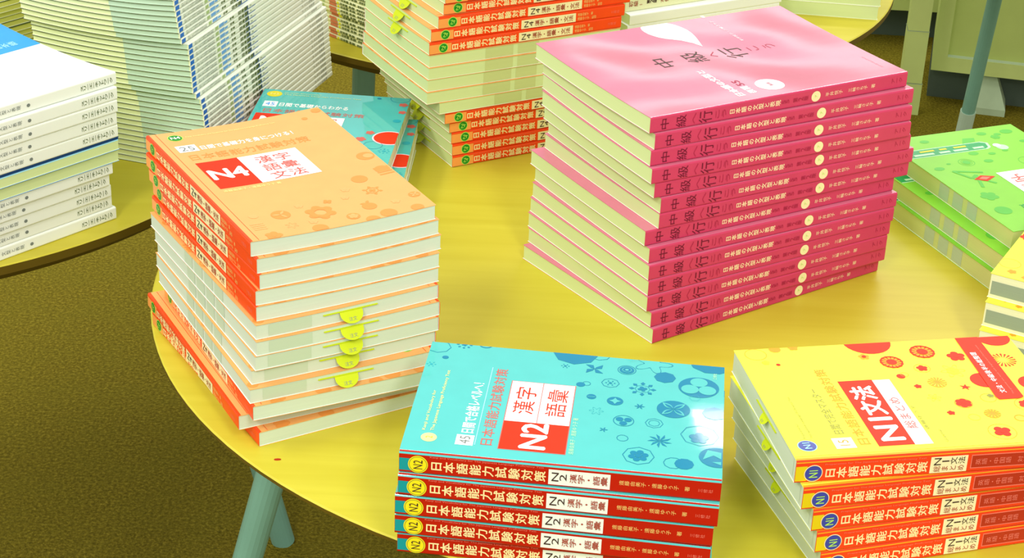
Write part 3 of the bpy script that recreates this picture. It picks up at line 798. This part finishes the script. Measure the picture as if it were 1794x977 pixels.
def art_green(F, Sp):
    g = GREEN_MOTIF
    F.poly([(163, 146), (163, 60), (166, 55), (176, 52), (180.5, 58), (180.5, 146)], MINT, 1); F.poly([(164.4, 146), (164.4, 62), (167, 57.6), (175.6, 55), (179, 60), (179, 146)], GREEN_DEEP, 2)
    for a, b in ((140, 118), (112, 100), (96, 80), (74, 62)): F.rect(166.2, 170, b, a, MINT, 3)
    for a, b in ((130, 114), (108, 100), (92, 78)): F.rect(173, 176, b, a, YELLOW_BADGE, 3)
    F.disc(163, 44, 6, MINT); F.disc(168, 47, 4, WHITE, 2)
    for u, v, r in ((195.7, 110.7, 5), (191.3, 30, 4), (195, 17.3, 7), (196.8, 44.7, 5.4), (138.4, 77, 5), (157.7, 80.7, 5.5), (152.4, 63.4, 4), (135.9, 133.4, 5.4), (143.2, 118.5, 2.4), (155.4, 46.4, 3.4), (169.9, 15.2, 4)): F.disc(u, v, r, g, 1, 12, r * .7)
    F.poly([(180, 78), (192, 70), (190, 58), (182, 62)], g); F.ring(141.4, 99.7, 8, .6, g); F.ring(141.4, 99.7, 5.6, .5, g); F.disc(141.4, 99.7, 4, g); F.flower(186, 36, 5, g, 6); F.ring(128, 40, 9, .5, g); F.flower(96, 30, 7, g, 5)
    for a, b in (((127.3, 124.7), (117.2, 98.1)), ((127.3, 124.7), (108, 116)), ((108, 116), (114, 108)), ((114, 108), (88, 118)), ((106, 110), (92.5, 100))):
        dx, dy = b[0] - a[0], b[1] - a[1]; q = math.hypot(dx, dy); nx, ny = -dy / q * 1.6, dx / q * 1.6
        F.poly([(a[0] + nx, a[1] + ny), (b[0] + nx, b[1] + ny), (b[0] - nx, b[1] - ny), (a[0] - nx, a[1] - ny)], g, 1.5)
    F.poly([(105.3, 115.9), (111.5, 104.8), (105.8, 92.5), (98.3, 105.9)], RED, 2); F.poly([(105, 111), (108.4, 105), (105.4, 98), (101.4, 105.4)], SALMON, 3)
    F.rect(52, 112, 30, 87.5, WHITE, 2); F.line('漢字', 104, 86, 44, 82, RED_LINE, 3, .01); F.line('語彙', 82, 64, 44, 82, RED_LINE, 3, .01)
    F.line(NIHON, 46, 36, 20, 110, GREEN_DEEP, 1, .01); F.rect(14, 28, 14, 28, WHITE); F.flower(70, 124, 9, g); F.disc(40, 130, 8, g)


GREEN = Kind('green_workbook', A5L, A5D, 0.017, GREEN_COVER, GREEN_DEEP, GREEN_COVER, PAGES_GREEN, art_green, tuple(('fore', a, b, .06, .94, BAND) for a, b in ((54, 69), (76, 91), (98, 113))))


def art_white(F, Sp):
    F.rect(0.2, 256.8, 108, 181.8, SKY_BLUE); F.line('にほんごの文型', 172, 150, 112, 176, PALE_BLUE, 2, .02); F.column('日本語', 218, 241, 118, 128, PALE_BLUE, 2, .02)
    F.line('日本語教育の文法', 130, 112, 10, 104, NAVY, 1, .01)
    T = Sp.T / mm
    Sp.column('スリーエーネットワーク', 219, 253, T * .24, T * .74, MOSS, 2, .02); Sp.column('日本語教育の文法', 60, 124, T * .22, T * .76, GREY, 2, .02); Sp.column('文型と表現 ●', 134, 168, T * .34, T * .66, GREY)
    Sp.rect(0.4, 4, T * .3, T * .7, GREY)


WHITEB = Kind('white_textbook', 0.257, 0.182, 0.012, WHITE_COVER, WHITE_SPINE, WHITE_COVER, PAGES_CREAM, art_white)
WHITEN = Kind('white_textbook', 0.257, 0.182, 0.012, NAVY, WHITE_SPINE, SKY_BLUE, PAGES_CREAM, None, (('fore', .5, 256, .82, 1.0, NAVY), ('fore', .5, 256, .72, .82, PALE_BLUE), ('fore', 158, 172, .55, .66, BAND_SOFT)))
WHITEF = Kind('white_textbook', 0.257, 0.182, 0.012, NAVY, WHITE_SPINE, SKY_BLUE, PAGES_CREAM, None, (('fore', 158, 172, .75, .9, BAND_SOFT), ('fore', 186, 196, .3, .45, BAND_SOFT)))


def art_mag(F, Sp):
    T = Sp.T / mm
    Sp.rect(.3, 7.4, T * .16, T * .84, ROYAL)
    rnd = random.Random(4)
    Sp.along('あいうえ日本語教材学習の手引', 12, 50, T * .52, T * .78, GREY); Sp.along('教室で使える例文と練習問題集', 12, 50, T * .2, T * .46, GREY)
    Sp.rect(54, 60, T * .22, T * .78, LEAF); Sp.rect(62, 72, T * .24, T * .8, SOFT_BLUE); Sp.rect(73, 79, T * .3, T * .66, SOFT_BLUE, 1)
    Sp.column('特集・', 84, 98, T * .3, T * .72, MOSS, 2, .03); Sp.column('日本語', 102, 122, T * .16, T * .84, MOSS, 2, .05); Sp.rect(120, 124, T * .2, T * .8, NAVY); Sp.column('7', 128, 132, T * .3, T * .7, MOSS)
    Sp.rect(116, 140, T * .02, T * .12, ROYAL)
    Sp.column('アルク出版物', 244, 276, T * .28, T * .74, GREY)


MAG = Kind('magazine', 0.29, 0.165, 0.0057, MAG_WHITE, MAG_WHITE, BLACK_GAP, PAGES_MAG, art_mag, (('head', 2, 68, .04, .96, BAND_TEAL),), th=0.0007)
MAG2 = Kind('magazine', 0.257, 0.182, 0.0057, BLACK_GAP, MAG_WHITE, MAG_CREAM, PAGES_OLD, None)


def art_mag3(F, Sp):
    T = Sp.T / mm
    Sp.rect(10, 14, T * .2, T * .8, LEAF); Sp.rect(22, 34, T * .1, T * .9, TERRACOTTA); Sp.rect(36, 39, T * .2, T * .8, STICKER)
    Sp.column('日本語', 41, 54, T * .14, T * .86, MOSS, 2, .04); Sp.column('学習', 56, 66, T * .14, T * .86, MOSS, 2, .04); Sp.column('指導例集', 69, 84, T * .2, T * .8, MOSS, 2, .04); Sp.column('文型練習', 90, 106, T * .2, T * .8, MOSS, 2, .04)


MAG3 = Kind('magazine', 0.257, 0.182, 0.0042, MAG_CREAM, MAG_CREAM, MAG_CREAM, PAGES_OLD, art_mag3)


def art_pale(F, Sp):
    T = Sp.T / mm
    Sp.column('初級', 4, 17, T * .3, T * .66, BROWN, 2, .01); Sp.column('Ⅰ', 18, 23, T * .34, T * .62, BROWN); Sp.column('第2版', 28, 42, T * .36, T * .62, DARK, 2, .03); Sp.column('本冊', 46, 58, T * .32, T * .66, BROWN, 2, .01)
    Sp.along('Minna no Nihongo', 63, 104, T * .38, T * .56, MOSS); Sp.disc(118, T * .55, T * .42, STICKER, 2)


PALE = Kind('pale_textbook', A5L, A5D, 0.018, MAG_WHITE, MAG_CREAM, MAG_WHITE, PAGES_CREAM, art_pale)
PALEW = Kind('white_textbook', A5L, A5D, 0.0125, WHITE_COVER, WHITE_SPINE, WHITE_COVER, PAGES_CREAM, None)
PALEG = Kind('cream_textbook', A5L, A5D, 0.017, WHITE_COVER, MAG_CREAM, MAG_CREAM, PAGES_CREAM, None)

# ------------------------------------------------------------------ stacks
# pink textbooks in the middle
pink = [(.1026, 1.3824, .5265), (.1074, 1.3824, .5137), (.1049, 1.3808, .4964), (.1066, 1.3764, .5057), (.1099, 1.3798, .5123), (.1160, 1.3810, .5234), (.1157, 1.3807, .5354),
        (.1052, 1.3760, .5424), (.1094, 1.3726, .5430), (.1099, 1.3689, .5550), (.1104, 1.3680, .5673), (.1104, 1.3663, .5742), (.1145, 1.3654, .5966), (.1167, 1.3625, .6358)]
for i, (x, y, t) in enumerate(pink):
    PINK.put(x, y, t, .01357 * (13 - i), '%s pink textbook of the tall pink stack in the middle' % nth(i, 14), 'pink textbooks in the tall stack', sag=(.0014 * (13 - i) / 14, .0014 * (14 - i) / 14))

# orange workbooks at left: five spine out, five page side out, three spine out at the bottom
orange = [(-.2934, 1.3816, -1.0315), (-.2929, 1.3767, -1.0087), (-.2910, 1.3757, -1.0091), (-.2886, 1.3766, -1.0381), (-.2895, 1.3744, -1.0308), (-.2904, 1.3681, -1.0222), (-.2876, 1.3668, -1.0350), (-.2863, 1.3681, -1.0487),
          (-.2879, 1.3694, -1.0555), (-.2854, 1.3644, -1.0721), (-.2805, 1.3623, -1.0869)]
for th, bx, by in ((-1.069, -.1943, 1.1824), (-1.013, -.1793, 1.1801)):
    orange.append((bx - .21 * math.cos(th), by - .21 * math.sin(th), th))
for i, (x, y, t) in enumerate(orange):
    fl = 5 <= i <= 9
    N4.put(x, y, t, .012 * (12 - i), '%s orange workbook of the front left stack, %s' % (nth(i, 13), 'pages facing out' if fl else 'red spine facing left'), 'orange workbooks in the front left stack', slip=fl, flip=fl,
           sag=(.002 * (12 - i) / 13, .002 * (13 - i) / 13))

# teal N2 workbooks at the front
for i, (x, y, t) in enumerate([(-.0684, 1.0520, -.0891), (-.0688, 1.0504, -.1026), (-.0707, 1.0521, -.1009), (-.0708, 1.0547, -.1109), (-.0691, 1.0570, -.0870)]):
    N2.put(x, y, t, .01675 * (4 - i), '%s teal workbook with red spine in the stack at the front' % nth(i, 5), 'teal workbooks at the front', sag=(0.0, -.0006) if i == 0 else 0.0)

# yellow N1 workbooks at front right
for i, (x, y, t) in enumerate([(.1907, 1.0546, .1978), (.1968, 1.0500, .2495), (.2053, 1.0511, .2801), (.2098, 1.0519, .2951), (.2144, 1.0532, .3070)]):
    N1.put(x, y, t, .0175 * (4 - i), '%s yellow workbook with vermilion spine in the front right stack' % nth(i, 5), 'yellow workbooks at front right', slip=i < 4)

# orange workbooks behind, at top centre
back = [(-.0735, 1.6942, .50), (-.0749, 1.6975, .50), (-.0792, 1.6912, .5142), (-.0857, 1.6886, .4992), (-.0870, 1.6854, .5121), (-.0870, 1.6845, .51), (-.0872, 1.6831, .505), (-.0881, 1.6829, .51), (-.0883, 1.6811, .515),
        (-.0766, 1.6872, .52), (-.0710, 1.6922, .52), (-.0667, 1.6997, .52), (-.0646, 1.7014, .52), (-.0634, 1.7003, .522), (-.0631, 1.7003, .522)]
for i, (x, y, t) in enumerate(back):
    fl = 5 <= i <= 9
    N4W.put(x, y, t, .012 * (14 - i), '%s orange workbook of the rear stack behind the pink one, %s' % (nth(i, 15), 'pages out' if fl else 'spine out'), 'orange workbooks in the rear stack', slip=(2 <= i <= 4) or i >= 11, flip=fl, sag=(.0016 * (14 - i) / 15, .0016 * (15 - i) / 15))

# teal N3 workbooks behind the orange stack
for i, (x, y, t) in enumerate([(-.2556, 1.7695, -1.634), (-.2475, 1.748, -1.60), (-.2485, 1.744, -1.61)]):
    N3.put(x, y, t, .0153 * (2 - i), '%s teal workbook of the low stack behind the orange stack' % nth(i, 3), 'teal workbooks behind the orange stack')

# green workbooks at right
for i, (x, y, t) in enumerate([(.5692, 1.5606, 1.981), (.5605, 1.5445, 1.99), (.5570, 1.5400, 1.985)]):
    GREEN.put(x, y, t, .017 * (2 - i), '%s green workbook at the right edge of the front table' % nth(i, 3), 'green workbooks at the right')

# thick yellow workbooks at the right edge, dark grey band on their pages
for i, (cx, cy) in enumerate([(.3886, 1.3883), (.3856, 1.3797), (.3826, 1.3720)]):
    t = R_(151.3); x = cx - .21 * math.cos(t) + .148 * math.sin(t); y = cy - .21 * math.sin(t) - .148 * math.cos(t)
    N1B.put(x, y, t, .022 * (2 - i), '%s thick yellow workbook with grey band on its pages, right edge' % nth(i, 3), 'thick yellow workbooks at the right edge')

# white textbooks on the left table
white = [(-.3518, 1.5466), (-.3507, 1.5424), (-.3510, 1.5420), (-.3524, 1.5428), (-.3523, 1.5437), (-.3520, 1.5447), (-.3532, 1.5470), (-.3589, 1.5436), (-.3625, 1.5441), (-.3623, 1.5472), (-.3630, 1.5501), (-.3600, 1.5519)]
for i, (x, y) in enumerate(white):
    t = R_(49.6); ax = x - .257 * math.cos(t); ay = y - .257 * math.sin(t); fl = i in (5, 6)
    (WHITEN if i == 5 else WHITEF if fl else WHITEB).put(ax, ay, t, .012 * (11 - i), '%s white textbook of the stack on the left table, %s' % (nth(i, 12), 'cream pages out' if fl else 'spine out'), 'white textbooks on the left table', flip=fl, sag=(.0036 * (11 - i) / 12, .0036 * (12 - i) / 12))

# tall stack of thin magazines
mag = [(-0.2913, 1.655), (-0.2918, 1.6549), (-0.2922, 1.6548), (-0.2926, 1.6546), (-0.293, 1.6544), (-0.2934, 1.6542), (-0.2938, 1.654), (-0.2942, 1.6536), (-0.2946, 1.6533), (-0.2949, 1.6529), (-0.2952, 1.6525), (-0.2956, 1.652),
       (-0.2964, 1.6514), (-0.2972, 1.6508), (-0.3013, 1.6497), (-0.3037, 1.6487), (-0.3039, 1.648), (-0.3041, 1.6473), (-0.3043, 1.6464), (-0.3045, 1.6456), (-0.3047, 1.6446), (-0.3049, 1.6437), (-0.3051, 1.6426), (-0.3052, 1.6415),
       (-0.3108, 1.6397), (-0.3119, 1.6383), (-0.3123, 1.637), (-0.3127, 1.6356), (-0.3131, 1.6342), (-0.3135, 1.6326), (-0.3139, 1.6311), (-0.3142, 1.6294), (-0.3145, 1.6277)]
for k, (x, y) in enumerate(mag):
    i = len(mag) - 1 - k
    MAG.put(x, y, R_(72.5), .0057 * k, '%s thin white magazine in the tall blue-cornered magazine stack' % nth(i, len(mag)), 'thin magazines in the tall stack', cat='magazine', sag=(.0046 * k / 33, .0046 * (k + 1) / 33))

# straw-edged magazines behind the white textbooks
rnd = random.Random(7)
for k in range(33):
    i = 32 - k; t = R_(51.4) + rnd.uniform(-.01, .01)
    cx, cy = -.468 + rnd.uniform(-.002, .002), 1.862 + rnd.uniform(-.002, .002)
    MAG2.put(cx - .257 * math.cos(t), cy - .257 * math.sin(t), t, .0057 * k, '%s magazine of the straw-coloured stack at the far upper left' % nth(i, 33), 'straw-edged magazines at upper left', cat='magazine', flip=True)

# cream magazines on the rear table
for k in range(22):
    i = 21 - k; t = R_(-42.5) + rnd.uniform(-.012, .012)
    MAG3.put(-.2208 - .02 * math.cos(R_(-42.5)) + rnd.uniform(-.0015, .0015), 2.0572 - .02 * math.sin(R_(-42.5)) + rnd.uniform(-.0015, .0015), t, .0042 * k,
             '%s cream magazine with red spine mark on the rear table' % nth(i, 22), 'cream magazines on the rear table', cat='magazine')

# pale textbooks on the rear table
for k in range(4):
    PALEW.put(.1205 - .002 * k + .004 * (k % 2), 2.0285 + .0 * k, R_(30.4), .0125 * k, '%s plain white textbook under the pale spine on the rear table' % nth(3 - k, 4), 'white textbooks on the rear table')
PALE.put(.1130, 2.0375, R_(30.4), .05, 'pale textbook lying on white ones, yellow sticker on its spine', None)
for k in range(2):
    t = R_(-95.6); bx, by = .279 + .0015 * k, 2.2114
    PALEG.put(bx - .21 * math.cos(t), by - .21 * math.sin(t), t, .017 * k, '%s textbook with pale green pages facing out, rear table right end' % ('upper' if k else 'lower'), 'page-out textbooks on the rear table')

# ------------------------------------------------------------------ cabinets and post at upper right
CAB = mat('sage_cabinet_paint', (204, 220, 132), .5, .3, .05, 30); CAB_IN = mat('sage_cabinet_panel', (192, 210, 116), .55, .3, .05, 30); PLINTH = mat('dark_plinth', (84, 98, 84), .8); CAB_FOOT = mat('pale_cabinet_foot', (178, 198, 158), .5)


def cabinet(x, y, rot, wid, label, hgt=0.9, foot_at=None):
    e = bpy.data.objects.new('cabinet', None); COL.objects.link(e); e.location = (x, y, 0); e.rotation_euler = (0, 0, rot); tag(e, label, 'cabinet', 'sage green cabinets')
    z0 = 0.08; d = 0.28; sw = 0.030; rh = 0.031
    b = MB(); b.box(0, wid, 0.014, d, z0, hgt, CAB); obj('cabinet_body', b.mesh('cabinet_body'), e)
    f = MB(); f.box(0, sw, 0, 0.0138, z0, hgt, CAB); f.box(wid - sw, wid, 0, 0.0138, z0, hgt, CAB); f.box(sw, wid - sw, 0, 0.0138, z0, z0 + rh, CAB); f.box(sw, wid - sw, 0, 0.0138, hgt - rh, hgt, CAB)
    f.faces([(sw, 0.001, z0 + rh), (wid - sw, 0.001, z0 + rh), (wid - sw, 0.0136, z0 + rh + 0.006), (sw, 0.0136, z0 + rh + 0.006)], [(0, 1, 2, 3)], CAB_FOOT)
    obj('door_frame', f.mesh('door_frame'), e)
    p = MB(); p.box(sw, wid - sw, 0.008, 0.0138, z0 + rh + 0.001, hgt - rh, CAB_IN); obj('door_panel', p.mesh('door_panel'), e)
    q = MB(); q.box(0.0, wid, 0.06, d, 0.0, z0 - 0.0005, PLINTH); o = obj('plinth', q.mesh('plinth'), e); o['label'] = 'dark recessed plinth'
    if foot_at is not None:
        g = MB(); a = foot_at
        P = [(a - .012, .02, z0), (a + .018, .02, z0), (a + .018, .058, z0), (a - .012, .058, z0), (a - .030, -.012, .014), (a + .046, -.012, .014), (a + .046, .058, .014), (a - .030, .058, .014)]
        g.faces(P, [(0, 1, 5, 4), (1, 2, 6, 5), (2, 3, 7, 6), (3, 0, 4, 7), (4, 5, 6, 7), (3, 2, 1, 0)], CAB_FOOT)
        g.box(a - .030, a + .046, -.012, .058, 0.0, .0139, CAB_FOOT)
        o = obj('foot', g.mesh('foot'), e); o['label'] = 'pale splayed foot'
    return e


cabinet(.8443, 3.7158, -.208, 0.75, 'sage green cabinet with recessed door at the upper right corner', foot_at=0.115)
cabinet(.42, 4.10, -.03, 0.62, 'sage green cabinet in deep shade, farther back behind the post')

e = bpy.data.objects.new('upright_post', None); COL.objects.link(e); e.location = (.799, 3.685, 0); e.rotation_euler = (0, 0, -.1); tag(e, 'square sage green steel post standing just left of the cabinet', 'post')
for nm, z0, z1, w in (('foot_sleeve', 0, .068, .0225), ('lower_post', .0682, .180, .0215), ('upper_post', .1802, 1.10, .0210)):
    b = MB(); b.box(-w, w, -w, w, z0, z1, CAB); b.box(-w - .0005, w + .0005, -w - .0005, w + .0005, z1 - .0012, z1, CAB_FOOT)
    obj(nm, b.mesh(nm), e)

# a tiny red scrap on the front table
b = MB(); n = 8
top = [(.0026 * math.cos(2 * math.pi * i / n), .0011 * math.sin(2 * math.pi * i / n), .0006) for i in range(n)]; bot = [(x, y, 0.0) for x, y, _ in top]
b.poly(top, DEEP_RED); b.poly(bot[::-1], DEEP_RED)
for i in range(n):
    j = (i + 1) % n; b.poly([bot[i], bot[j], top[j], top[i]], DEEP_RED)
o = obj('paper_scrap', b.mesh('paper_scrap')); o.location = (-.1636, 1.164, H); o.rotation_euler = (0, 0, .15); tag(o, 'tiny red scrap lying on the yellow table between two stacks', 'scrap')
